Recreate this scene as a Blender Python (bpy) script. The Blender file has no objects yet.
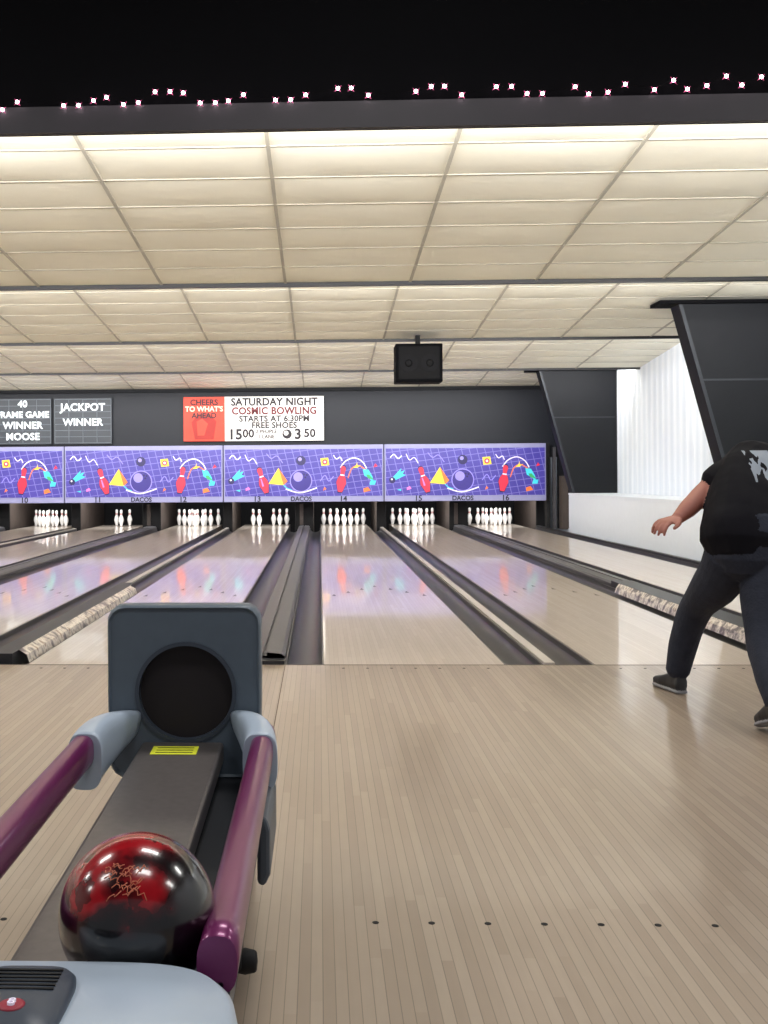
import bpy, math, random
from mathutils import Vector, Matrix
from mathutils.bvhtree import BVHTree
random.seed(7)
scene = bpy.context.scene
scene.view_settings.view_transform = 'Standard'
scene.view_settings.look = 'None'
COL = scene.collection

# ------------------------------------------------------------ materials
def lin(c):
    return tuple((x/255/12.92 if x/255 <= .04045 else ((x/255+.055)/1.055)**2.4) for x in c)
class G:
    def __init__(s, name):
        s.m = bpy.data.materials.new(name); s.m.use_nodes = True
        s.t = s.m.node_tree; s.n = s.t.nodes; s.p = s.n['Principled BSDF']
    def N(s, t, **k):
        n = s.n.new(t)
        for a, b in k.items(): setattr(n, a, b)
        return n
    def L(s, a, b): s.t.links.new(a, b)
    def put(s, sock, v):
        if isinstance(v, bpy.types.NodeSocket): s.L(v, sock)
        else: sock.default_value = v
    def math(s, op, a, b=0.0, c=0.0):
        n = s.N('ShaderNodeMath', operation=op)
        s.put(n.inputs[0], a); s.put(n.inputs[1], b); s.put(n.inputs[2], c)
        return n.outputs[0]
    def xyz(s):
        tc = s.N('ShaderNodeTexCoord'); sp = s.N('ShaderNodeSeparateXYZ')
        s.L(tc.outputs['Object'], sp.inputs[0]); return tc.outputs['Object'], sp.outputs
    def mix(s, f, a, b):
        n = s.N('ShaderNodeMix', data_type='RGBA')
        s.put(n.inputs[0], f)
        s.put(n.inputs[6], a if not isinstance(a, tuple) else (*a[:3], 1))
        s.put(n.inputs[7], b if not isinstance(b, tuple) else (*b[:3], 1))
        return n.outputs[2]
    def noise(s, vec, scale, detail=3, sc=None):
        if sc:
            mp = s.N('ShaderNodeMapping'); mp.inputs['Scale'].default_value = sc
            s.L(vec, mp.inputs[0]); vec = mp.outputs[0]
        n = s.N('ShaderNodeTexNoise'); n.inputs['Scale'].default_value = scale
        n.inputs['Detail'].default_value = detail
        s.L(vec, n.inputs['Vector']); return n.outputs['Fac']
    def ramp(s, f, stops):
        n = s.N('ShaderNodeValToRGB'); s.L(f, n.inputs[0]); e = n.color_ramp.elements
        e[0].position, e[0].color = stops[0][0], (*stops[0][1], 1)
        e[1].position, e[1].color = stops[-1][0], (*stops[-1][1], 1)
        for p, c in stops[1:-1]:
            k = e.new(p); k.color = (*c, 1)
        return n.outputs[0]
    def bump(s, h, st, d=.01):
        n = s.N('ShaderNodeBump'); n.inputs['Strength'].default_value = st
        n.inputs['Distance'].default_value = d
        s.L(h, n.inputs['Height']); s.L(n.outputs[0], s.p.inputs['Normal'])

def M(name, rgb, rough=.5, metal=0., spec=.5, emit=0., var=.08, nscale=12, coat=0., bump=0.):
    g = G(name); c = lin(rgb); v, _ = g.xyz()
    f = g.noise(v, nscale)
    col = g.mix(f, tuple(x*(1-var) for x in c), tuple(min(1, x*(1+var)) for x in c))
    g.L(col, g.p.inputs['Base Color'])
    g.p.inputs['Roughness'].default_value = rough; g.p.inputs['Metallic'].default_value = metal
    g.p.inputs['Specular IOR Level'].default_value = spec
    g.p.inputs['Coat Weight'].default_value = coat; g.p.inputs['Coat Roughness'].default_value = .05
    if emit:
        g.L(col, g.p.inputs['Emission Color']); g.p.inputs['Emission Strength'].default_value = emit
    if bump: g.bump(g.noise(v, nscale*4), bump)
    return g.m

def wood(name, c1, c2, c3, rough, coat, seam=.55, bw=.0272, coatr=.06, spec=.5):
    g = G(name); v, o = g.xyz()
    u = g.math('DIVIDE', o[0], bw); fl = g.math('FLOOR', u); fr = g.math('FRACT', u)
    wn = g.N('ShaderNodeTexWhiteNoise', noise_dimensions='1D'); g.L(fl, wn.inputs['W'])
    yy = g.math('ADD', g.math('DIVIDE', o[1], 1.3), g.math('MULTIPLY', wn.outputs['Value'], 7.3))
    fl2 = g.math('FLOOR', yy)
    wn2 = g.N('ShaderNodeTexWhiteNoise', noise_dimensions='2D')
    cb = g.N('ShaderNodeCombineXYZ'); g.L(fl, cb.inputs[0]); g.L(fl2, cb.inputs[1]); g.L(cb.outputs[0], wn2.inputs['Vector'])
    col = g.ramp(wn2.outputs['Value'], [(0, lin(c1)), (.5, lin(c2)), (1, lin(c3))])
    gr = g.noise(v, 1., 6, (90, 2.2, 1))
    col = g.mix(g.math('MULTIPLY', gr, .22), col, lin(tuple(x*.70 for x in c1)))
    blot = g.noise(v, 1., 3, (34, 9, 1))
    col = g.mix(g.math('MULTIPLY', blot, .26), col, lin(tuple(x*.76 for x in c1)))
    big = g.noise(v, .55, 2)
    col = g.mix(g.math('MULTIPLY', big, .16), col, lin(c3))
    e = g.math('LESS_THAN', fr, .08)
    col = g.mix(g.math('MULTIPLY', e, seam), col, lin(tuple(x*.5 for x in c1)))
    g.L(col, g.p.inputs['Base Color'])
    g.p.inputs['Roughness'].default_value = rough
    g.p.inputs['Specular IOR Level'].default_value = spec
    g.p.inputs['Coat Weight'].default_value = coat
    g.p.inputs['Coat Roughness'].default_value = coatr
    g.bump(g.noise(v, 1., 2, (18, .7, 1)), .06, .004)
    return g.m

m_appr = wood('approach_wood', (152,134,118), (163,145,128), (173,156,139), .36, .6, .55, coatr=.12)
m_lane = wood('lane_wood', (208,192,176), (215,200,185), (221,207,193), .34, .75, .25, coatr=.06, spec=.4)
m_gut = M('gutter_plastic', (36,36,40), .36, spec=.5)
m_gutlip = M('gutter_lip', (70,68,71), .4)
m_cap = M('capping_grey', (80,78,81), .45)
m_capd = M('capping_dark', (34,34,38), .4)
m_capl = M('divider_maple', (180,172,164), .35)
m_black = M('black_paint', (6,6,9), .85, spec=.1)
m_blackw = M('black_panel', (13,15,20), .6, spec=.2)
m_blacke = M('black_panel_edge', (34,38,44), .5, spec=.3)
m_fascia = M('black_fascia', (17,21,30), .5, spec=.3)
m_strip = M('header_trim', (47,44,50), .6)
m_tbar = M('ceiling_grid_bar', (172,167,154), .6)
m_dark = M('pit_dark', (14,13,15), .8)
m_white = M('white_laminate', (230,237,246), .45, var=.03)
m_kick = M('kickback_board', (72,62,56), .6, var=.35, nscale=6)
m_pin = M('pin_white', (248,246,242), .2, coat=.5, var=.02)
m_red = M('pin_red', (200,30,30), .3)
m_wallL = M('side_wall_paint', (190,188,184), .7)

def pattern_mat():
    g = G('stone_pattern_trim'); v, o = g.xyz()
    n = g.noise(v, 11, 5); n2=g.noise(v, 30, 3)
    col = g.ramp(n, [(.38, lin((104,96,100))), (.46, lin((190,180,172))), (.55, lin((226,218,208))), (.66,lin((150,128,110)))])
    col = g.mix(g.math('MULTIPLY',g.math('LESS_THAN',n2,.42),.5),col,lin((92,84,84)))
    g.L(col, g.p.inputs['Base Color']); g.p.inputs['Roughness'].default_value = .35
    return g.m
m_pat = pattern_mat()

def tile_mat():
    g = G('ceiling_tile'); v, o = g.xyz()
    a = g.noise(v, .9, 4); b = g.noise(v, 7, 5)
    col = g.mix(a, lin((228,224,207)), lin((241,238,224)))
    col = g.mix(g.math('MULTIPLY', b, .16), col, lin((204,197,172)))
    g.L(col, g.p.inputs['Base Color']); g.p.inputs['Roughness'].default_value = .6
    g.bump(g.noise(v, 60, 3), .12)
    return g.m
m_tile = tile_mat()

def rib_shade_mat():
    g = G('rib_shaded_white'); v, o = g.xyz()
    s = g.math('SINE', g.math('MULTIPLY', o[1], 2*math.pi/.30))
    f = g.math('MULTIPLY_ADD', s, .5, .5)
    col = g.mix(f, lin((222,230,240)), lin((238,243,250)))  # wall stays flat; shading of its ribs painted as soft stripes
    g.L(col, g.p.inputs['Base Color']); g.p.inputs['Roughness'].default_value = .5
    g.bump(f, .06, .02)
    return g.m
m_rib = rib_shade_mat()

# ------------------------------------------------------------ mesh builder
class B:
    def __init__(s): s.v=[]; s.f=[]; s.fm=[]; s.sm=[]; s.mats=[]
    def mi(s, m):
        if m not in s.mats: s.mats.append(m)
        return s.mats.index(m)
    def add(s, vs, fs, m, smooth=False):
        o = len(s.v); s.v += [tuple(v) for v in vs]; k = s.mi(m)
        for f in fs: s.f.append([o+i for i in f]); s.fm.append(k); s.sm.append(smooth)
    def box(s, x0,x1,y0,y1,z0,z1, m):
        s.add([(x0,y0,z0),(x1,y0,z0),(x1,y1,z0),(x0,y1,z0),(x0,y0,z1),(x1,y0,z1),(x1,y1,z1),(x0,y1,z1)],
              [(0,3,2,1),(4,5,6,7),(0,1,5,4),(1,2,6,5),(2,3,7,6),(3,0,4,7)], m)
    def loft(s, rings, m, smooth=True, cap=True):
        n = len(rings[0]); vs = [p for r in rings for p in r]; fs = []
        for i in range(len(rings)-1):
            for j in range(n):
                a=i*n+j; b=i*n+(j+1)%n; fs.append((a,b,b+n,a+n))
        s.add(vs, fs, m, smooth)
        if cap:
            s.add(rings[0], [tuple(range(n))[::-1]], m, False); s.add(rings[-1], [tuple(range(n))], m, False)
    def strip(s, prof, y0, y1, m, smooth=False, ny=1):
        n=len(prof); vs=[]; fs=[]
        for k in range(ny+1):
            y=y0+(y1-y0)*k/ny; vs += [(x,y,z) for x,z in prof]
        for k in range(ny):
            for j in range(n-1): fs.append((k*n+j,k*n+j+1,(k+1)*n+j+1,(k+1)*n+j))
        s.add(vs, fs, m, smooth)
    def prism(s, poly, y0, y1, m):
        n=len(poly); vs=[(x,y0,z) for x,z in poly]+[(x,y1,z) for x,z in poly]
        fs=[tuple(range(n)), tuple(range(n,2*n))[::-1]]+[(j,j+n,(j+1)%n+n,(j+1)%n) for j in range(n)]
        s.add(vs, fs, m)
    def lathe(s, prof, c, m, n=20, ax='z'):
        rings=[]
        for r,h in prof:
            ring=[]
            for k in range(n):
                a=2*math.pi*k/n
                if ax=='z': ring.append((c[0]+r*math.cos(a), c[1]+r*math.sin(a), c[2]+h))
                elif ax=='y': ring.append((c[0]+r*math.cos(a), c[1]+h, c[2]+r*math.sin(a)))
                else: ring.append((c[0]+h, c[1]+r*math.cos(a), c[2]+r*math.sin(a)))
            rings.append(ring)
        s.loft(rings, m, True, True)
    def obj(s, name, parent=None, bevel=0, fixn=True, bseg=2):
        me = bpy.data.meshes.new(name); me.from_pydata(s.v, [], s.f)
        for m in s.mats: me.materials.append(m)
        for p,k,sm in zip(me.polygons, s.fm, s.sm): p.material_index=k; p.use_smooth=sm
        if fixn:
            import bmesh
            bm=bmesh.new(); bm.from_mesh(me); bmesh.ops.remove_doubles(bm, verts=bm.verts, dist=1e-5)
            bmesh.ops.recalc_face_normals(bm, faces=bm.faces); bm.to_mesh(me); bm.free()
        me.update()
        o = bpy.data.objects.new(name, me); COL.objects.link(o)
        if parent: o.parent = parent
        if bevel:
            b=o.modifiers.new('bevel','BEVEL'); b.width=bevel; b.segments=bseg; b.limit_method='ANGLE'; b.angle_limit=.6
        return o
def empty(name, loc=(0,0,0)):
    e = bpy.data.objects.new(name, None); e.empty_display_size=.2; COL.objects.link(e); e.location=loc; return e
def text(s, x, y, z, size, m, parent, name='lettering', bold=0., sx=1., align='CENTER', rot=(math.pi/2,0,0)):
    c = bpy.data.curves.new(name,'FONT'); c.body=s; c.size=size; c.align_x=align; c.align_y='CENTER'
    c.extrude=.002; c.offset=bold; c.materials.append(m); c.resolution_u=3
    if bold>.004: c.space_character=1.04
    o = bpy.data.objects.new(name,c); COL.objects.link(o); o.location=(x,y,z); o.rotation_euler=rot; o.scale=(sx,1,1)
    o.parent=parent; return o

def smoothpath(pts, sub=6):
    P=[Vector(p) for p in pts]; out=[]
    for i in range(len(P)-1):
        p0=P[max(i-1,0)];p1=P[i];p2=P[i+1];p3=P[min(i+2,len(P)-1)]
        for k in range(sub):
            t=k/sub
            out.append(.5*((2*p1)+(-p0+p2)*t+(2*p0-5*p1+4*p2-p3)*t*t+(-p0+3*p1-3*p2+p3)*t**3))
    out.append(P[-1]); return out
def tube_rings(path, ra, rb, side, n=16, power=2.):
    rings=[]; P=[Vector(p) for p in path]
    for i,p in enumerate(P):
        t=(P[min(i+1,len(P)-1)]-P[max(i-1,0)]).normalized()
        a=Vector(side); a=(a-t*a.dot(t)).normalized(); b=t.cross(a)
        ring=[]
        for k in range(n):
            th=2*math.pi*k/n; c=math.cos(th); sn=math.sin(th)
            cc=math.copysign(abs(c)**(2/power),c); ss=math.copysign(abs(sn)**(2/power),sn)
            ring.append(tuple(p+a*ra[i]*cc+b*rb[i]*ss))
        rings.append(ring)
    return rings

# ------------------------------------------------------------ layout
FOUL=6.54; HEAD=FOUL+18.29; LEND=25.9
lanes={9:-7.94,10:-6.17,11:-4.58,12:-2.81,13:-1.22,14:.55,15:2.14,16:3.91}
HW=.53; XL=-9.3; XR=5.65

b=B(); b.box(XL,XR,-3,FOUL,-.35,0,m_appr); b.obj('floor')
b=B(); b.box(XL,XR,FOUL,28.3,-.42,-.36,m_dark); b.obj('floor_lane_bed')
b=B(); b.box(XL,XR,FOUL-.010,FOUL+.004,-.01,.0008,m_kick); b.obj('foul_line')
b=B()
for n,x in lanes.items():
    for yd in (2.76,6.42):
        for k in range(-3,4):
            b.lathe([(.0085,.0002),(.0085,.0012)],(x+.0+k*.139,yd,0),m_dark,12)
b.obj('approach_marker_dots')
b=B(); b.box(-.212,-.207,-1,FOUL-.02,-.002,.0006,M('floor_seam',(76,58,46),.7)); b.obj('trim_1')

for n,x in lanes.items():
    b=B(); b.box(x-HW,x+HW,FOUL+.006,LEND,-.34,0,m_lane)
    for k in range(-3,4):
        yy=FOUL+4.6-abs(k)*.28; xx=x+k*.14
        b.add([(xx-.02,yy,.001),(xx+.02,yy,.001),(xx,yy+.16,.001)],[(0,1,2)],m_kick)
    b.obj('bowling_lane')

KB=24.10
def gutter(b,x0,x1):
    n=14; pr=[]
    for k in range(n+1):
        a=math.pi*k/n; pr.append(((x0+x1)/2-math.cos(a)*(x1-x0)/2*.96, -.012-.085*math.sin(a)))
    b.strip(pr,FOUL+.02,KB,m_gut,True)
    b.box(x0+.001,x0+.012,FOUL+.01,KB,-.05,-.004,m_gutlip); b.box(x1-.012,x1-.001,FOUL+.01,KB,-.05,-.004,m_gutlip)
xs=sorted(lanes.items())
for i,(n,x) in enumerate(xs):
    if n%2==1:
        x0=x+HW; x1=lanes[n+1]-HW; b=B()
        gutter(b,x0,x0+.235); gutter(b,x1-.235,x1)
        a0=x0+.235; a1=x1-.235
        b.box(a0,a1,FOUL+.01,KB,-.34,.0,m_capd)
        b.strip([(a0,-.02),(a0,.028),(a0+.02,.045),((a0+a1)/2-.012,.055),((a0+a1)/2-.01,.035),((a0+a1)/2+.01,.035),((a0+a1)/2+.012,.055),(a1-.02,.045),(a1,.028),(a1,-.02)],FOUL+.12,KB,m_cap)
        b.box(a0,a1,FOUL+.012,FOUL+.12,-.1,.02,m_capd)
        if n==15:
            b.strip([(a0-.05,-.03),(a0-.035,.02),(a0-.005,.058)],FOUL+.25,FOUL+4.3,m_pat)
            b.box(a0-.004,a0+.2,FOUL+.1,FOUL+4.6,0,.06,m_capd)
        b.obj('return_capping')
    elif n+1 in lanes:
        x0=x+HW; x1=lanes[n+1]-HW; b=B()
        gutter(b,x0,x0+.235); gutter(b,x1-.235,x1)
        b.box(x0+.235,x1-.235,FOUL+.01,KB,-.34,.012,m_capl)
        if n==12:
            b.strip([(x1-.055,-.03),(x1-.07,.02),(x1-.12,.05)],FOUL+.25,FOUL+4.3,m_pat)
            b.box(x1-.26,x1-.121,FOUL+.1,FOUL+4.6,-.05,.05,m_capd)
        b.obj('lane_divider')
b=B(); x=lanes[16]+HW; gutter(b,x,x+.235); b.box(x+.235,x+.30,FOUL+.01,KB,-.34,.03,m_capd); b.obj('lane_divider')
b=B(); x=lanes[9]-HW; gutter(b,x-.235,x); b.box(XL+.02,x-.235,FOUL+.01,KB,-.34,.03,m_cap); b.obj('lane_divider')

# ------------------------------------------------------------ pins
prof=[(.0258,0),(.029,.012),(.0375,.045),(.049,.09),(.0575,.115),(.0605,.135),(.058,.16),(.048,.20),(.0365,.225),(.0255,.25),(.0235,.265),(.0265,.29),(.0315,.32),(.0325,.34),(.029,.36),(.021,.374),(.009,.3805),(.001,.381)]
def pinset(x, which):
    b=B(); sp=.3048; pos=[]
    for r in range(4):
        for k in range(r+1): pos.append(((k-r/2)*sp, r*sp*.866))
    for i in which:
        px,py=pos[i]
        b.lathe(prof,(x+px,HEAD+py,.001),m_pin,18)
        for zz in (.262,.284): b.lathe([(.0262,zz-.005),(.0272,zz+.005)],(x+px,HEAD+py,0),m_red,18)
    b.obj('bowling_pins')
for n,x in lanes.items():
    pinset(x, {11:[4,7,8],13:[1,3,5,8,9]}.get(n, range(10)))
b=B(); b.box(XL+.02,XR-.03,27.2,27.3,-.35,1.9,m_dark); b.obj('pit_curtain')
kx=[(n,(lanes[n]+lanes[n+1])/2) for n in range(9,16)]+[(16,4.78),(8,-8.9)]
for n,x in kx:
    b=B(); w=.2 if n%2==1 else .1
    if n==16: w=.08
    b.box(x-w,x-w+.05,24.25,26.9,-.35,.95,m_kick); b.box(x+w-.05,x+w,24.25,26.9,-.35,.95,m_kick)
    b.box(x-w,x+w,24.2,24.25,-.35,.6,m_dark)
    if n%2==1: b.box(x-.10,x-.02,24.17,24.2,.06,.52,m_kick)
    b.obj('pinsetter_kickback',bevel=.006)

# ------------------------------------------------------------ masking units
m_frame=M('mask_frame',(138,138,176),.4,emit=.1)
def mask_mat():
    g=G('mask_artwork'); v,o=g.xyz()
    def line(c,w,t):
        f=g.math('FRACT',g.math('DIVIDE',c,w)); return g.math('LESS_THAN',f,t)
    n=g.noise(v,1.5,3)
    sk=g.math('MULTIPLY_ADD',o[2],.25,o[0])
    l=g.math('MAXIMUM',line(sk,.16,.10),line(g.math('ADD',o[2],g.math('MULTIPLY',o[0],-.12)),.13,.11))
    base=g.mix(n,lin((42,35,122)),lin((76,66,156)))
    col=g.mix(g.math('MULTIPLY',l,.38),base,lin((150,146,214)))
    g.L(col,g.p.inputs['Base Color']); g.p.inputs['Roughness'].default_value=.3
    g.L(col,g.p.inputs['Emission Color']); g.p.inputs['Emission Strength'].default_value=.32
    return g.m
m_mask=mask_mat()
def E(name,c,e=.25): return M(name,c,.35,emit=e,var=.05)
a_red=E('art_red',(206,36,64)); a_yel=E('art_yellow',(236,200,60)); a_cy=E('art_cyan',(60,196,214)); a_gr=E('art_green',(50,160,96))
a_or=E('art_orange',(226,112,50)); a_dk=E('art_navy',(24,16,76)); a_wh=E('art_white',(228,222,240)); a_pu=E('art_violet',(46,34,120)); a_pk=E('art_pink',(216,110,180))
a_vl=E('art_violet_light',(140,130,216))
m_num=M('number_ink',(24,24,50),.5)
MY=23.1
def flat(b,pts,cx,cz,y,m,rot=0,sc=1,sx=1):
    c,s=math.cos(rot),math.sin(rot)
    v=[(cx+sx*(px*c-pz*s)*sc,y,cz+(px*s+pz*c)*sc) for px,pz in pts]
    b.add(v,[tuple(range(len(v)))],m)
def circ(r,n=28): return [(r*math.cos(2*math.pi*k/n),r*math.sin(2*math.pi*k/n)) for k in range(n)]
pin2=[(r*1.15,h-.19) for r,h in prof[:-1]]; pin2=pin2+[(-r,h) for r,h in reversed(pin2)]
def ribbon(b,pts,w,y,m):
    P=smoothpath([(p[0],0,p[1]) for p in pts],6)
    for i in range(len(P)-1):
        d=(P[i+1]-P[i]).normalized(); nrm=Vector((-d.z,0,d.x))*w/2
        b.add([(p.x,y,p.z) for p in (P[i]-nrm,P[i+1]-nrm,P[i+1]+nrm,P[i]+nrm)],[(0,1,2,3)],m)
for cx,n1 in ((3.025,15),(-.335,13),(-3.695,11),(-7.055,9)):
    e=empty('lane_masking_unit'); x0=cx-1.67; x1=cx+1.67
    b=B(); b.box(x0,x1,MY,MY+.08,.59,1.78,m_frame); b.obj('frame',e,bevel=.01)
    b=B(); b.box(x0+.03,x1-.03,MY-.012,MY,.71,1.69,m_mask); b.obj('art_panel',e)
    b=B(); yy=MY-.015; yz=MY-.018; y3=MY-.021
    ribbon(b,[(x0+.12,1.50),(x0+.2,1.57),(x0+.28,1.48),(x0+.36,1.54)],.022,yy,a_wh)
    ribbon(b,[(x0+.45,1.58),(x0+.52,1.45),(x0+.62,1.50),(x0+.70,1.38)],.016,yy,a_wh)
    ribbon(b,[(x0+.90,1.60),(x0+1.0,1.50),(x0+1.12,1.55),(x0+1.24,1.40)],.016,yy,a_vl)
    flat(b,[(0,-.035),(0,.035),(.26,.12),(.2,.06),(.30,.05),(.22,.0),(.28,-.05)],x0+.18,1.05,yy,a_cy,.5); flat(b,circ(.065),x0+.16,1.03,yz,a_dk); flat(b,circ(.02,12),x0+.15,1.05,y3,a_wh)
    flat(b,[(-.05,-.02),(.05,-.03),(.04,.03),(-.03,.03)],x0+.50,.86,yz,a_pk,.4); flat(b,[(-.04,-.02),(.05,-.02),(.04,.02)],x0+.30,.84,yz,a_cy,-.3)
    flat(b,pin2,x0+.82,1.04,yy,a_dk,.3,1.55); flat(b,pin2,x0+.82,1.04,yz,a_red,.3,1.42); flat(b,[(-.03,.05),(.03,.05),(.03,.068),(-.03,.068)],x0+.82,1.04,y3,a_wh,.3,1.42)
    flat(b,[(-.02,-.10),(.012,-.10),(.006,.04),(-.012,.04)],x0+.80,1.03,y3,a_pk,.3,1.2)
    flat(b,[(-.19,-.13),(.12,-.16),(.02,.20)],x0+1.13,1.10,yz,a_yel); flat(b,[(.12,-.16),(.21,-.08),(.02,.20)],x0+1.13,1.10,yz,a_or)
    flat(b,circ(.235),x0+1.62,1.03,yy,a_vl); flat(b,circ(.215),x0+1.62,1.03,yz,a_pu); flat(b,circ(.10),x0+1.56,1.11,y3,a_vl)
    for dx,dz in ((-.02,.06),(.04,.05),(.01,0)): flat(b,circ(.02,12),x0+1.70+dx,1.10+dz,y3-.001,a_dk)
    flat(b,circ(.10),x0+1.62,1.45,yz,a_dk); flat(b,circ(.04),x0+1.60,1.48,y3,a_vl)
    ribbon(b,[(x0+1.3,.86),(x0+1.6,.78),(x0+1.95,.88)],.025,yz,a_wh); ribbon(b,[(x0+1.25,.95),(x0+1.32,.88),(x0+1.42,.84)],.02,yz,a_cy)
    flat(b,[(-.085,-.07),(.085,-.08),(.08,.08),(-.08,.09)],x0+2.12,1.42,yy,a_yel,.15); flat(b,circ(.055),x0+2.12,1.42,yz,a_red); flat(b,circ(.025,12),x0+2.12,1.42,y3,a_wh)
    ribbon(b,[(x0+2.30,1.56),(x0+2.36,1.48),(x0+2.44,1.52),(x0+2.48,1.44)],.018,yz,a_wh)
    ribbon(b,[(x0+2.02,1.02),(x0+2.12,1.14),(x0+2.2,1.02),(x0+2.3,1.12)],.018,yy,a_vl)
    flat(b,[(-.04,-.02),(.04,-.03),(.03,.03)],x0+2.1,.86,yz,a_or,.6)
    flat(b,pin2,x0+2.47,1.06,yy,a_dk,-.15,1.55); flat(b,pin2,x0+2.47,1.06,yz,a_red,-.15,1.42); flat(b,[(-.03,.05),(.03,.05),(.03,.068),(-.03,.068)],x0+2.47,1.06,y3,a_wh,-.15,1.42)
    ribbon(b,[(x0+2.44,1.30),(x0+2.56,1.44),(x0+2.74,1.50),(x0+2.90,1.42),(x0+2.99,1.28)],.022,yy,a_wh)
    ribbon(b,[(x0+2.60,1.08),(x0+2.68,1.28),(x0+2.82,1.34),(x0+2.96,1.26)],.022,yy,a_or)
    flat(b,[(-.02,0),(.08,.02),(.15,.08),(.10,-.01),(.20,-.03),(.08,-.05)],x0+2.72,1.30,yz,a_yel,.5,.8)
    flat(b,[(-.10,.0),(.0,.07),(.16,.02),(.26,-.06),(.12,-.05),(.02,-.08)],x0+2.98,1.20,yy,a_cy,-.75); flat(b,[(-.06,.0),(.0,.04),(.14,.0),(.02,-.04)],x0+3.02,1.12,yz,a_gr,-.6)
    flat(b,[(-.06,-.03),(.05,-.05),(.09,.03),(-.02,.05)],x0+3.10,.98,yz,a_cy,.2); flat(b,[(-.07,-.04),(.08,-.05),(.05,.04),(-.05,.04)],x0+2.98,.84,y3,a_or,.3); flat(b,[(-.04,-.03),(.05,-.03),(.02,.04)],x0+3.16,1.34,yz,a_red,.3)
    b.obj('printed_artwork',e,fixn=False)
    text(str(n1),x0+.70,MY-.004,.648,.16,m_num,e,'lane_number',.004); text(str(n1+1),x0+2.5,MY-.004,.648,.16,m_num,e,'lane_number',.004)
    text('DACOS',x0+1.62,MY-.004,.648,.13,m_num,e,'maker_lettering',.004)

b=B(); b.box(XL,XR-.03,23.5,23.62,1.5,3.1,m_fascia); b.obj('wall_fascia')
b=B(); b.box(XL,XR,28.3,28.5,-.42,3.6,m_black); b.obj('wall_back')
b=B(); b.box(XL,XR-.03,23.42,23.5,2.93,3.0,m_blackw); b.obj('trim_2')
b=B(); b.box(4.86,4.92,23.2,23.3,0,1.7,m_gutlip); b.box(4.74,4.8,23.25,23.5,0,1.78,m_dark); b.box(4.98,5.5,23.3,23.4,.0,1.9,m_blackw)
b.box(4.98,5.10,22.9,23.2,0,1.1,m_kick)
b.obj('service_frame')

# ------------------------------------------------------------ banner + scoreboards
e=empty('promotional_banner')
bw=M('banner_white',(236,232,226),.6,emit=.12,var=.03); br=M('banner_red',(206,64,44),.6,emit=.05,var=.25,nscale=5)
bi=M('banner_ink',(30,20,30),.6); bm_=M('banner_maroon',(104,24,34),.6); bx=M('banner_cream',(240,214,190),.6)
b=B(); b.box(-2.88,-2.0,23.40,23.415,1.88,2.82,br); b.box(-2.0,.10,23.40,23.415,1.88,2.82,bw)
flat(b,[(-.2,-.28),(.2,-.28),(.26,.1),(.1,.28),(-.12,.26),(-.27,.08)],-2.44,2.2,23.397,M('banner_red_dark',(160,34,26),.6))
flat(b,[(-.08,-.2),(.06,-.2),(.14,.05),(.02,.16),(-.1,.1)],-2.5,2.2,23.394,br)
b.obj('sheet',e)
text('CHEERS',-2.44,23.392,2.70,.17,bi,e,bold=.004); text('TO WHAT\'S',-2.44,23.392,2.56,.15,bx,e,bold=.004); text('AHEAD',-2.44,23.392,2.42,.16,bi,e,bold=.004)
text('SATURDAY NIGHT',-.95,23.395,2.70,.222,bi,e,bold=.008,sx=.95)
text('COSMIC BOWLING',-.95,23.395,2.51,.212,bm_,e,bold=.008,sx=.95)
text('STARTS AT 6:30PM',-.95,23.395,2.345,.175,bi,e,bold=.006)
text('FREE SHOES',-.95,23.395,2.205,.175,bi,e,bold=.006)
text('15',-1.78,23.395,2.01,.30,bi,e,bold=.010); text('00',-1.50,23.395,2.03,.24,bi,e,bold=.008)
text('2 PEOPLE\n1 LANE',-1.12,23.395,2.02,.11,bi,e,bold=.003)
text('3',-.45,23.395,2.01,.30,bi,e,bold=.010); text('50',-.20,23.395,2.03,.24,bi,e,bold=.008)
b=B(); flat(b,circ(.1),-.68,2.02,23.396,bi); flat(b,circ(.05),-.70,2.04,23.394,bw); b.obj('shoe_icon',e,fixn=False)

tx=M('sign_lettering_white',(225,232,235),.5,emit=.5); bd=M('board_dark',(44,50,58),.5); bl=M('board_line',(92,100,108),.5)
def board(x0,x1,lines,name):
    e=empty(name); b=B(); b.box(x0,x1,23.42,23.45,1.84,2.82,bd)
    for k in range(8): b.box(x0+.02,x1-.02,23.412,23.42,1.86+k*.133,1.872+k*.133,bl)
    for k in range(5):
        xx=x0+.01+(x1-x0-.03)*k/4; b.box(xx,xx+.012,23.412,23.42,1.86,2.8,bl)
    b.obj('board',e)
    for s,z,sz in lines: text(s,(x0+x1)/2,23.405,z,sz,tx,e,bold=.006)
board(-6.95,-5.72,[('40',2.70,.2),('FRAME GAME',2.47,.185),('WINNER',2.24,.21),('MOOSE',2.0,.21)],'letter_board_sign')
board(-5.66,-4.42,[('JACKPOT',2.62,.22),('WINNER',2.30,.21)],'letter_board_sign')

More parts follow.
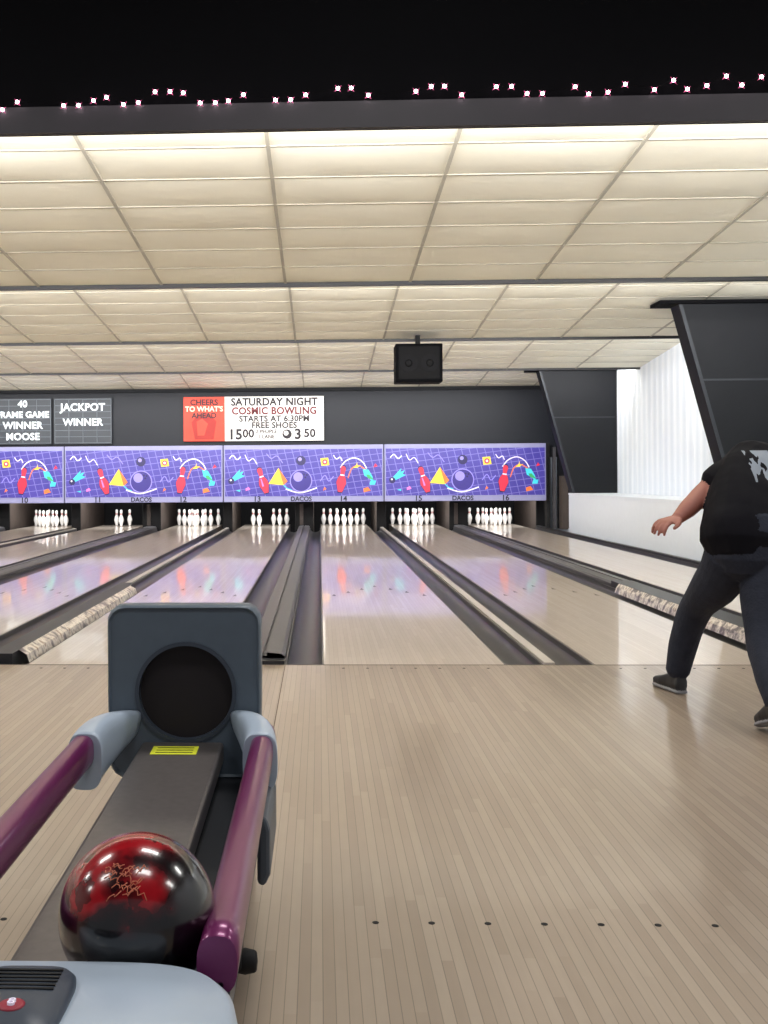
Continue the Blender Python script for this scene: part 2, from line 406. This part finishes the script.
# ------------------------------------------------------------ ceiling (sawtooth)
edges=[5.98,10.75,15.25,19.65,23.5]; ZB=3.0; ZT=3.35
b=B(); tb=B()
for i in range(4):
    y0,y1=edges[i],edges[i+1]; nt=8; dy=(y1-y0)/nt; q=5
    xgrid=[-.32+1.21*k for k in range(-8,6)]
    xs_=[XL]+[x for x in xgrid if XL<x<XR]+[XR]
    zf=lambda y: ZT-(ZT-ZB)*(y-y0)/(y1-y0)
    for a in range(len(xs_)-1):
        for c in range(nt):
            vs=[];fs=[]; sg=random.uniform(.004,.018)
            for u in range(q+1):
                for w in range(q+1):
                    X=xs_[a]+(xs_[a+1]-xs_[a])*u/q; Y=y0+dy*(c+w/q)
                    vs.append((X,Y,zf(Y)-sg*(math.sin(math.pi*u/q)*math.sin(math.pi*w/q))**.7 if 0<u<q and 0<w<q else zf(Y)))
            for u in range(q):
                for w in range(q):
                    k=u*(q+1)+w; fs.append((k,k+1,k+q+2,k+q+1))
            b.add(vs,fs,m_tile,True)
    for x in xs_[1:-1]:
        tb.add([(x-.013,y0,zf(y0)-.010),(x+.013,y0,zf(y0)-.010),(x+.013,y1,zf(y1)-.010),(x-.013,y1,zf(y1)-.010),
                (x-.013,y0,zf(y0)+.01),(x+.013,y0,zf(y0)+.01),(x+.013,y1,zf(y1)+.01),(x-.013,y1,zf(y1)+.01)],
               [(0,3,2,1),(4,5,6,7),(0,1,5,4),(1,2,6,5),(2,3,7,6),(3,0,4,7)],m_tbar)
    for c in range(1,nt):
        Y=y0+dy*c; tb.box(XL,XR,Y-.011,Y+.011,zf(Y)-.006,zf(Y)+.01,m_tbar)
b.obj('ceiling',fixn=False); tb.obj('ceiling_grid')
b=B()
for i in range(1,4):
    y=edges[i]; b.box(XL,XR,y-.02,y+.05,ZB-.035,ZT+.05,m_capd)
b.obj('ceiling_baffle')
b=B(); b.box(XL,XR,5.9,5.98,2.98,4.4,m_black); b.obj('header_wall')
b=B(); b.box(XL,XR,5.86,5.9,2.96,3.10,m_strip); b.obj('trim_3')
b=B(); b.box(XL,XR,-3,5.98,4.4,4.5,m_black); b.obj('ceiling_approach')

# walls
b=B(); b.box(XR-.008,XR,-3,23.5,0,3.5,m_rib)
for k in range(66):
    y=3.4+k*.3; b.box(XR-.012,XR-.008,y,y+.02,0.0,3.4,m_white)
b.box(XR,XR+.15,-3,28.5,-.4,4.5,m_white); b.obj('wall_right',fixn=False)
b=B(); b.box(XL-.15,XL,-3,28.5,-.4,4.5,m_wallL); b.obj('wall_left')
b=B(); b.box(4.80,XR-.03,11.5,21.5,-.35,.74,m_white); b.box(4.79,XR-.03,11.49,21.5,.74,.77,m_white); b.obj('side_ledge')
b=B(); b.box(4.76,XR-.021,FOUL+.05,11.48,-.36,.02,m_white); b.obj('side_walkway')
for y,zt in ((13.0,3.13),(21.15,3.13)):
    b=B()
    b.prism([(4.17,zt),(XR-.022,zt),(XR-.022,.772),(4.80,.772)],y,y+.30,m_blackw)
    b.box(3.95,XR-.022,y-.06,y+.33,zt-.04,zt,m_black)
    b.add([(4.18,y-.012,zt-.045),(4.22,y-.012,zt-.045),(4.84,y-.012,.78),(4.80,y-.012,.78),(4.18,y,zt-.045),(4.22,y,zt-.045),(4.84,y,.78),(4.80,y,.78)],
          [(0,1,2,3),(0,3,7,4),(1,5,6,2)],m_blacke)
    b.box(4.45,XR-.03,y-.004,y,2.2,2.22,m_blacke)
    b.obj('tapered_pilaster')

# loudspeaker
e=empty('loudspeaker'); b=B(); b.box(1.02,1.64,14.7,15.1,2.36,2.87,m_black); b.obj('cabinet',e,bevel=.012)
b=B()
mg=M('speaker_grille',(17,17,20),.8,spec=.2); mg2=M('speaker_cloth',(13,13,15),.8,spec=.2)
for cx in (1.19,1.47):
    b.lathe([(.115,-.010),(.12,0),(.1,.002)],(cx,14.7,2.61),mg,28,'y'); b.lathe([(.03,-.014),(.05,-.010)],(cx,14.7,2.61),mg2,20,'y')
b.box(1.06,1.6,14.692,14.70,2.40,2.83,mg2); b.obj('drivers',e)
b=B(); b.box(1.30,1.36,14.85,14.95,2.87,3.0,m_dark); b.obj('bracket',e)

# string lights
X=[-168,-160,-135,-127,-119,-112,-103,-95,-86,-78,-71,-62,-54,-47,-39,-22,-14,-6,11,18,27,52,60,67,76,94,102,110,118,135,142,152,161,176,186,193,203,213,221,231]
D=[-5,0,-3,-3,0,2,-3,-2,5,5,4,-3,-3,-2,2,-2,-2,1,5,5,0,2,5,5,-1,4,4,-1,-1,3,-2,-1,4,0,6,0,2,8,2,7]
pts=[(x/100,3.122+d*.0053*1.5) for x,d in zip(X,D)]
x=-1.8
while x>-8.5: x-=random.uniform(.07,.2); pts.append((x,3.125+random.uniform(-.03,.05)))
x=2.4
while x<5.4: x+=random.uniform(.07,.2); pts.append((x,3.125+random.uniform(-.03,.05)))
pts.sort()
mb=M('fairy_bulb',(255,226,236),.3,emit=18,var=.02); mwire=M('light_wire',(8,6,8),.8,spec=.1); mhalo=M('fairy_bulb_glare',(170,70,110),.5,emit=.9)
b=B()
for px,pz in pts:
    r=.0098; b.lathe([(.001,-r),(r*.8,-r*.6),(r,0),(r*.8,r*.6),(.001,r)],(px,5.84,pz),mb,8)
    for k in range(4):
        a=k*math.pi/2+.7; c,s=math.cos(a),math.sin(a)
        b.add([(px+c*.008-s*.004,5.845,pz+s*.008+c*.004),(px+c*.026,5.845,pz+s*.026),(px+c*.008+s*.004,5.845,pz+s*.008-c*.004)],[(0,1,2)],mhalo)  # flat glowing star points, painted glare around each bulb
P=[(p[0],5.853,p[1]+.008) for p in pts]
b.loft(tube_rings(P,[.0018]*len(P),[.0018]*len(P),(0,1,0),5),mwire)
b.obj('string_lights',fixn=False)

# ------------------------------------------------------------ ball return
R=empty('ball_return'); CX=-.337
m_hood=M('hood_slate',(86,98,110),.36,var=.1,nscale=30)
m_arm=M('arm_light_grey',(170,184,200),.35,coat=.2); m_purple=M('rail_purple',(116,34,92),.3,metal=.3,coat=.3)
m_track=M('track_metal',(112,106,104),.36,metal=.45,nscale=60,var=.2); m_body=M('return_body',(30,32,37),.5); m_vent=M('panel_dark',(60,68,80),.4)
m_inn=M('hood_throat',(26,18,22),.7)
hz=.575; hr=.117; N=96
def inside(x,z):
    hx=.193; r=.04
    x=abs(x)+.03*max(0,(.55-z)); zc=(.794+.36)/2; hh=(.794-.36)/2
    qx=max(abs(x)-hx+r,0); qz=max(abs(z-zc)-hh+r,0)
    return math.hypot(qx,qz)<=r
outer=[];inner=[];lip=[]
for k in range(N):
    a=2*math.pi*k/N+.01; c,s=math.cos(a),math.sin(a); lo,hi=0,.5
    for _ in range(24):
        mid=(lo+hi)/2
        if inside(c*mid,hz+s*mid): lo=mid
        else: hi=mid
    outer.append((c*lo,hz+s*lo)); inner.append((c*hr,hz+s*hr)); lip.append((c*(hr+.010),hz+s*(hr+.010)))
def ring(pts,y,sc=1.,cz=.577,dz=0): return [(CX-.004+x*sc,y,cz+(z-cz)*sc+dz) for x,z in pts]
b=B()
b.loft([ring(outer,2.742,.97),ring(outer,2.746,.988),ring(outer,2.758,1.0),ring(outer,2.80,1.0)],m_hood,True,False)
b.loft([ring(outer,2.80,1.0),ring(outer,2.81,.985),ring(outer,3.00,.90,dz=-.03),ring(outer,3.20,.74,dz=-.07),ring(outer,3.26,.45,dz=-.09)],m_vent,True,False)
b.loft([ring(outer,2.742,.97),ring(outer,2.748,.945),[(CX+x,2.748,z) for x,z in lip]],m_hood,False,False)
b.loft([[(CX+x,2.748,z) for x,z in lip],[(CX+x,2.744,z) for x,z in lip],[(CX+x,2.744,z) for x,z in inner],[(CX+x,2.77,z) for x,z in inner]],m_vent,False,False)
b.loft([[(CX+x,2.77,z) for x,z in inner],[(CX+x*.75,3.12,.55+(z-.57)*.7) for x,z in inner]],m_inn,True,True)
b.add(ring(outer,3.26,.45,dz=-.09),[tuple(range(N))],m_hood)
b.obj('hood',R,fixn=False)
b=B(); b.box(CX-.15,CX+.15,2.79,3.15,0,.40,m_body); b.obj('hood_base',R,bevel=.02)
b=B(); b.box(CX+.01,CX+.045,2.80,2.83,.46,.49,M('gate_red',(120,26,36),.4)); b.obj('gate_flap',R,bevel=.006)
for sx in (-1,1):
    rx=CX+sx*.203; b=B()
    ys=[1.40,1.46,1.7,2.1,2.5,2.62]
    b.loft(tube_rings([(rx,y,.492) for y in ys],[.026]*6,[.037]*6,(1,0,0),20,2.8),m_purple)
    b.obj('rail',R)
    # flared wing fairing: one smooth shell from hood cheek to rail, hollow side towards the track
    b=B(); rg=[]
    for t in range(15):
        u=t/14; y=2.745-.26*u
        xi=CX+sx*(.105+.055*math.sin(u*math.pi/2)); xo=CX+sx*(.168+.070*math.sin(u*math.pi/2))
        zt=.532+.014*math.sin(u*math.pi); zb=.455-.05*math.sin(u*math.pi*.5)
        r=[]
        for k in range(28):
            a=2*math.pi*k/28; c,s=math.cos(a),math.sin(a)
            c=math.copysign(abs(c)**.6,c); s=math.copysign(abs(s)**.6,s)
            lean=sx*.022*((1-s)/2)*(1-u)          # lower edge leans outward near the hood
            r.append(((xi+xo)/2+(xo-xi)/2*c+lean, y,(zt+zb)/2+(zt-zb)/2*s))
        rg.append(r)
    b.loft(rg,m_arm,True,True)
    b.obj('rail_bracket',R)
    b=B(); b.box(rx-.008,rx+.008,1.40,2.6,.452,.47,m_vent); b.obj('rail_underside',R)
b=B(); b.prism([(-.150,.455),(-.118,.455),(-.128,.36),(-.155,.33),(-.20,.33),(-.20,.36)],1.38,2.7,m_vent); b.obj('side_apron',R)
b=B(); TZ=.4025
b.add([(-.460,1.38,TZ),(-.243,1.38,TZ),(-.243,2.78,.452),(-.447,2.78,.452),(-.460,1.38,.365),(-.243,1.38,.365),(-.243,2.78,.40),(-.447,2.78,.40)],
      [(0,1,2,3),(4,7,6,5),(0,4,5,1),(1,5,6,2),(3,2,6,7),(0,3,7,4)],m_track)
b.obj('center_track',R,bevel=.008)
def tz(y): return TZ+(y-1.38)/1.40*(.452-TZ)
b=B(); b.add([(x,y,tz(y)+.0008) for x,y in ((-.412,2.64),(-.30,2.64),(-.30,2.71),(-.412,2.71))],[(0,1,2,3)],M('label_yellow',(222,226,60),.5,emit=.1))
for k in range(3):
    y=2.653+k*.02; b.box(-.40,-.31,y,y+.004,tz(y)+.001,tz(y)+.0016,m_body)
b.obj('warning_label',R,fixn=False)
b=B(); b.box(-.435,-.165,1.15,2.85,.27,.364,m_body); b.obj('trough',R,bevel=.01)
b=B(); b.box(-.44,-.21,1.0,1.35,0,.27,m_body); b.box(-.42,-.23,2.3,2.75,0,.27,m_body); b.box(-.46,-.17,.95,1.4,0,.03,m_body); b.obj('pedestal',R,bevel=.012)
b=B(); b.prism([(-.132,.42),(-.112,.415),(-.105,.39),(-.105,.30),(-.117,.275),(-.132,.28)],2.25,2.58,M('guard_grey',(74,82,92),.45)); b.obj('side_guard',R,bevel=.008)
b=B(); b.lathe([(.001,-.022),(.018,-.02),(.022,0),(.018,.02),(.001,.022)],(-.135,1.93,.265),m_dark,20,'x'); b.box(-.19,-.14,1.90,1.96,.26,.40,m_dark); b.obj('height_knob',R,bevel=.004)
b=B(); cyc=1.13; rings=[]
def se(hx,hy,z,p=4.5,n=64):
    out=[]
    for k in range(n):
        a=2*math.pi*k/n; c,s=math.cos(a),math.sin(a)
        out.append((CX+math.copysign(abs(c)**(2/p),c)*hx, cyc+math.copysign(abs(s)**(2/p),s)*hy, z))
    return out
for hx,hy,z in ((.20,.22,.31),(.232,.245,.34),(.244,.262,.40),(.245,.265,.465),(.240,.263,.490),(.228,.252,.503),(.15,.17,.509),(.05,.06,.511)): rings.append(se(hx,hy,z))
b.loft(rings,m_arm,True,True); b.obj('end_cap',R)
b=B(); pr=[]
for hx,hy,z in ((.062,.085,.503),(.062,.085,.515),(.056,.079,.522),(.02,.03,.523)):
    rg=[]
    for k in range(40):
        a=2*math.pi*k/40; c,s=math.cos(a),math.sin(a)
        rg.append((-.352+math.copysign(abs(c)**.45,c)*hx,1.247+math.copysign(abs(s)**.45,s)*hy,z))
    pr.append(rg)
b.loft(pr,m_vent,True,True); b.obj('control_panel',R)
b=B()
for k in range(6): b.box(-.394,-.310,1.262+k*.0095,1.266+k*.0095,.522,.5242,m_dark)
b.obj('vent_slots',R)
b=B(); b.lathe([(.015,0),(.015,.003),(.012,.004)],(-.348,1.224,.521),M('button_red',(150,36,56),.5),24); b.obj('reset_button',R)
text('8',-.348,1.224,.526,.02,a_wh,R,'button_number',rot=(0,0,0))

# bowling ball
def ball_mat():
    g=G('ball_red_black_swirl'); v,o=g.xyz()
    n1=g.noise(v,8,4); n2=g.noise(v,26,6)
    s=g.math('ADD',g.math('MULTIPLY',o[2],6.2),g.math('MULTIPLY',o[0],-3.6))
    s=g.math('ADD',s,g.math('MULTIPLY',o[1],-1.2))
    s=g.math('ADD',s,g.math('MULTIPLY',g.math('SUBTRACT',n1,.5),1.9))
    col=g.ramp(g.math('ADD',s,.0),[(.32,lin((9,6,9))),(.42,lin((46,8,14))),(.56,lin((160,20,30))),(.95,lin((136,22,30)))])
    col=g.mix(g.math('MULTIPLY',g.math('GREATER_THAN',n2,.58),.7),col,lin((18,7,10)))
    g.L(col,g.p.inputs['Base Color']); g.p.inputs['Roughness'].default_value=.2
    g.p.inputs['Coat Weight'].default_value=.5; g.p.inputs['Coat Roughness'].default_value=.05
    return g.m
bpy.ops.mesh.primitive_uv_sphere_add(segments=96,ring_count=48,radius=.107,location=(-.253,1.505,.515))
ball=bpy.context.object; ball.name='bowling_ball'; ball.data.materials.append(ball_mat())
for p in ball.data.polygons: p.use_smooth=True
gold=M('ball_engraving',(200,110,80),.5)
b=B()
def sph(th,ph,r=.1071): return Vector((math.sin(th)*math.cos(ph),-math.cos(th)*math.cos(ph),math.sin(ph)))*r
rr=random.Random(3)
for k in range(22):
    th0=rr.uniform(-.40,.30); ph0=rr.uniform(.55,.95); a=rr.uniform(-.8,.8)
    pp=[sph(th0+(t-3)*.04*math.cos(a)+.02*math.sin(t*2+k), ph0+(t-3)*.03*math.sin(a)+.03*math.cos(t*1.7+k)) for t in range(7)]
    b.loft(tube_rings(pp,[.0007]*7,[.0007]*7,(0,0,1),5),gold)
o=b.obj('engraved_logo'); o.parent=ball

# ------------------------------------------------------------ bowler
parts=[]
def part(rings,mat):
    b=B(); b.loft(rings,mat); parts.append((b,mat))
def limb(pts,rad,mat,side=(1,0,0),sub=5,rb=None,power=2.):
    P=smoothpath(pts,sub); rr=[]; rq=[]; rb=rb or rad
    n=len(pts)-1
    for i in range(len(P)):
        t=i/sub; k=min(int(t),n-1); f=t-k
        f=f*f*(3-2*f)
        rr.append(rad[k]*(1-f)+rad[k+1]*f); rq.append(rb[k]*(1-f)+rb[k+1]*f)
    d0=(P[0]-P[1]).normalized(); d1=(P[-1]-P[-2]).normalized()
    P=[P[0]+d0*rr[0]*.55,P[0]+d0*rr[0]*.35]+P+[P[-1]+d1*rr[-1]*.35,P[-1]+d1*rr[-1]*.55]
    rr=[rr[0]*.45,rr[0]*.8]+rr+[rr[-1]*.8,rr[-1]*.45]; rq=[rq[0]*.45,rq[0]*.8]+rq+[rq[-1]*.8,rq[-1]*.45]
    part(tube_rings(P,rr,rq,side,20,power),mat)
def shirt_mat():
    g=G('shirt_black_printed'); v,o=g.xyz()
    u=g.math('SUBTRACT',o[0],2.17); w=g.math('SUBTRACT',o[2],1.15)
    inb=g.math('MULTIPLY',g.math('LESS_THAN',g.math('ABSOLUTE',u),.15),g.math('LESS_THAN',g.math('ABSOLUTE',w),.075))
    n=g.noise(v,1.,2,(24,4,12)); f=g.math('MULTIPLY',inb,g.math('GREATER_THAN',n,.47))
    col=g.mix(g.math('MULTIPLY',f,.8),lin((15,14,20)),lin((150,158,170)))
    g.L(col,g.p.inputs['Base Color']); g.p.inputs['Roughness'].default_value=.85; g.p.inputs['Specular IOR Level'].default_value=.12
    g.bump(g.noise(v,5,2),.5,.03); return g.m
c_sh=shirt_mat(); c_je=M('jeans_charcoal',(40,43,54),.85,spec=.2,var=.3,nscale=25,bump=.3); c_sk=M('skin',(142,86,74),.55,var=.08)
c_so=M('shoe_black',(22,23,28),.5); c_sl=M('shoe_sole',(120,120,126),.5); c_ha=M('hair_brown',(44,30,24),.7,bump=.5); c_ey=M('eye_dark',(30,22,20),.3)
lat=Vector((.40,.10,.0)).normalized()
sp=[(1.985,5.20,.79),(1.99,5.21,.82),(2.01,5.25,.88),(2.045,5.31,.96),(2.11,5.39,1.05),(2.18,5.46,1.12),(2.25,5.51,1.18)]
limb(sp,[.218,.218,.210,.206,.214,.203,.10],c_sh,lat,4,[.17,.17,.165,.155,.145,.12,.08],2.4)
# loose fold of the shirt hanging from the chest
limb([(2.10,5.40,1.02),(2.06,5.37,.90),(2.02,5.30,.80)],[.15,.16,.15],c_sh,lat,4,[.14,.15,.14],2.2)
limb([(1.995,5.19,.86),(1.99,5.19,.72)],[.185,.185],c_je,lat,3,[.15,.145])
limb([(2.22,5.48,1.12),(2.07,5.45,1.13),(1.97,5.44,1.105),(1.92,5.44,1.065)],[.10,.090,.080,.080],c_sh,(0,0,1))
limb([(2.22,5.48,1.12),(2.42,5.55,1.12),(2.48,5.63,1.05),(2.50,5.70,1.02)],[.10,.085,.075,.078],c_sh,(0,0,1))
limb([(2.24,5.51,1.16),(2.31,5.57,1.22),(2.38,5.62,1.28)],[.07,.058,.06],c_sk)
hc=Vector((2.44,5.67,1.36)); up=Vector((.35,.25,.9)).normalized(); fw=Vector((0,1,-.15)); fw=(fw-up*fw.dot(up)).normalized(); sd=fw.cross(up)
def ell(c,a,bb,cc,mat,n=16):
    rings=[]
    for i in range(1,n):
        ph=math.pi*i/n; rings.append([tuple(c+up*cc*-math.cos(ph)+(sd*a*math.cos(t)+fw*bb*math.sin(t))*math.sin(ph)) for t in [2*math.pi*k/20 for k in range(20)]])
    part(rings,mat)
ell(hc,.075,.092,.112,c_sk); ell(hc-up*.055+fw*.03,.055,.055,.06,c_sk)
ell(hc+up*.02-fw*.018,.084,.095,.108,c_ha)
ell(hc+fw*.10-up*.01,.013,.018,.026,c_sk,8)
for q in (-1,1):
    ell(hc+sd*q*.08-up*.005,.010,.02,.03,c_sk,8); ell(hc+sd*q*.032+fw*.085+up*.008,.012,.009,.007,c_ey,8)
ell(hc+fw*.083-up*.062,.024,.009,.006,M('lips',(150,80,74),.5),8)
limb([(1.91,5.21,.74),(1.895,5.33,.61),(1.865,5.56,.45),(1.84,5.66,.28),(1.82,5.71,.11)],[.120,.110,.080,.072,.060],c_je)
limb([(2.06,5.17,.74),(2.03,5.13,.58),(1.99,5.03,.37),(1.955,4.87,.25),(1.93,4.74,.15)],[.120,.108,.082,.074,.058],c_je)
def shoe(heel,toe,upv):
    h=Vector(heel);t=Vector(toe);d=(t-h).normalized(); u=Vector(upv); u=(u-d*u.dot(d)).normalized(); s=d.cross(u)
    L=(t-h).length
    def rg(f,w,z0,z1):
        c=h+d*L*f; out=[]
        for k in range(20):
            a=2*math.pi*k/20; cx=math.cos(a); sx=math.sin(a)
            out.append(tuple(c+s*w*math.copysign(abs(cx)**.8,cx)+u*((z0+z1)/2+(z1-z0)/2*math.copysign(abs(sx)**.7,sx))))
        return out
    part([rg(-.02,.018,.02,.05),rg(.02,.032,.014,.085),rg(.18,.037,.014,.105),rg(.35,.038,.014,.095),rg(.6,.047,.014,.07),rg(.85,.044,.014,.055),rg(.98,.026,.014,.04),rg(1.0,.012,.016,.03)],c_so)
    part([rg(-.03,.02,0,.016),rg(.02,.036,0,.016),rg(.3,.037,0,.016),rg(.6,.050,0,.016),rg(.88,.046,0,.016),rg(1.01,.024,0,.016)],c_sl)
shoe((1.825,5.66,.002),(1.785,5.94,.002),(0,0,1))
shoe((1.92,4.66,.085),(1.925,4.91,.004),(0,-.3,1))
limb([(2.0,5.44,1.115),(1.93,5.45,1.075),(1.86,5.43,1.02),(1.77,5.35,.96),(1.69,5.29,.905)],[.055,.053,.050,.045,.030],c_sk)
limb([(2.45,5.6,1.08),(2.52,5.76,1.00),(2.53,5.84,1.03),(2.50,5.98,1.14)],[.05,.046,.042,.028],c_sk)
def hand(w,d,nrm,flip):
    w=Vector(w);d=Vector(d).normalized();n=Vector(nrm);n=(n-d*n.dot(d)).normalized();s=d.cross(n)*flip
    limb([w-d*.01,w+d*.04,w+d*.085],[.028,.040,.041],c_sk,s,4,[.018,.016,.013])
    for k,(o,L) in enumerate(((-.031,.066),(-.0105,.076),(.0105,.072),(.031,.056))):
        p=w+d*.085+s*o; q=p+d*L*.45+s*o*.15-n*.010; r=q+d*L*.26+s*o*.05-n*.020; e=r+d*L*.12-n*.022
        limb([p-d*.015,p,q,r,e],[.0095,.0098,.009,.0082,.007],c_sk,n,3)
    p=w+d*.025-s*.03
    limb([p,p+d*.028-s*.022-n*.006,p+d*.055-s*.032-n*.012,p+d*.078-s*.034-n*.02],[.014,.012,.0105,.0085],c_sk,n,3)
hand((1.69,5.29,.905),(-.08,-.05,-.015),(-.15,-.25,1),1)
hand((2.50,5.98,1.14),(-.02,.08,.07),(0,-.8,.6),-1)
bb=B(); trees=[]
for p,mat in parts:
    o=len(bb.v); bb.v+=p.v
    for f in p.f: bb.f.append([o+i for i in f]); bb.fm.append(0); bb.sm.append(True)
    trees.append((BVHTree.FromPolygons([Vector(v) for v in p.v],p.f),mat))
bb.mats=[c_sh]
tmp=bb.obj('tmp_body')
r=tmp.modifiers.new('r','REMESH'); r.mode='VOXEL'; r.voxel_size=.006
s=tmp.modifiers.new('s','SMOOTH'); s.factor=.5; s.iterations=3
dg=bpy.context.evaluated_depsgraph_get(); me=bpy.data.meshes.new_from_object(tmp.evaluated_get(dg))
bpy.data.objects.remove(tmp)
me.materials.clear(); ml=[]
for t,mat in trees:
    if mat not in ml: ml.append(mat)
for mat in ml: me.materials.append(mat)
for p in me.polygons:
    best=None;bd_=9
    for t,mat in trees:
        h=t.find_nearest(p.center,.05)
        if h[0] is not None and h[3]<bd_-1e-4: bd_=h[3];best=mat
    p.material_index=ml.index(best) if best else 0; p.use_smooth=True
me.name='bowler'; o=bpy.data.objects.new('bowler',me); COL.objects.link(o)

# ------------------------------------------------------------ lights
def area(name,loc,sx,sy,power,rot,col=(1,1,1)):
    l=bpy.data.lights.new(name,'AREA'); l.shape='RECTANGLE'; l.size=sx; l.size_y=sy; l.energy=power; l.color=col
    o=bpy.data.objects.new(name,l); COL.objects.link(o); o.location=loc; o.rotation_euler=rot; return o
cxm=(XL+XR)/2; W=XR-XL-.3
for i in range(4):
    area('fluorescent_strip',(cxm,edges[i]+.14,3.10),W,.12,(470,440,420,400)[i],(math.radians(112),0,0),(1,.99,.985))
for y,p in ((.9,44),(3.7,60)):
    for x in (-7,-3.4,.4,3.9): area('approach_ceiling_light',(x,y,4.35),1.3,.5,p,(0,0,0),(1,.98,.95))
area('pin_deck_light',(cxm+.1,24.3,.88),W,.1,300,(math.radians(35),0,0),(1,1,1))
area('masking_light',(cxm,21.9,2.95),W,.1,35,(math.radians(35),0,0),(1,1,1))
w=bpy.data.worlds.new('world'); scene.world=w; w.use_nodes=True
w.node_tree.nodes['Background'].inputs[0].default_value=(.9,.93,1,1); w.node_tree.nodes['Background'].inputs[1].default_value=.28

# ------------------------------------------------------------ camera
cam=bpy.data.cameras.new('camera'); co=bpy.data.objects.new('camera',cam); COL.objects.link(co)
cam.lens=1105/1024*36; cam.sensor_width=36; cam.shift_x=.1045; cam.shift_y=-.0342; cam.clip_start=.05
th=math.radians(2.2); roll=math.radians(-.35)
co.matrix_world=Matrix.Translation((0,0,1.112))@Matrix.Rotation(th,4,'Z')@Matrix.Rotation(math.radians(90),4,'X')@Matrix.Rotation(roll,4,'Z')
scene.camera=co
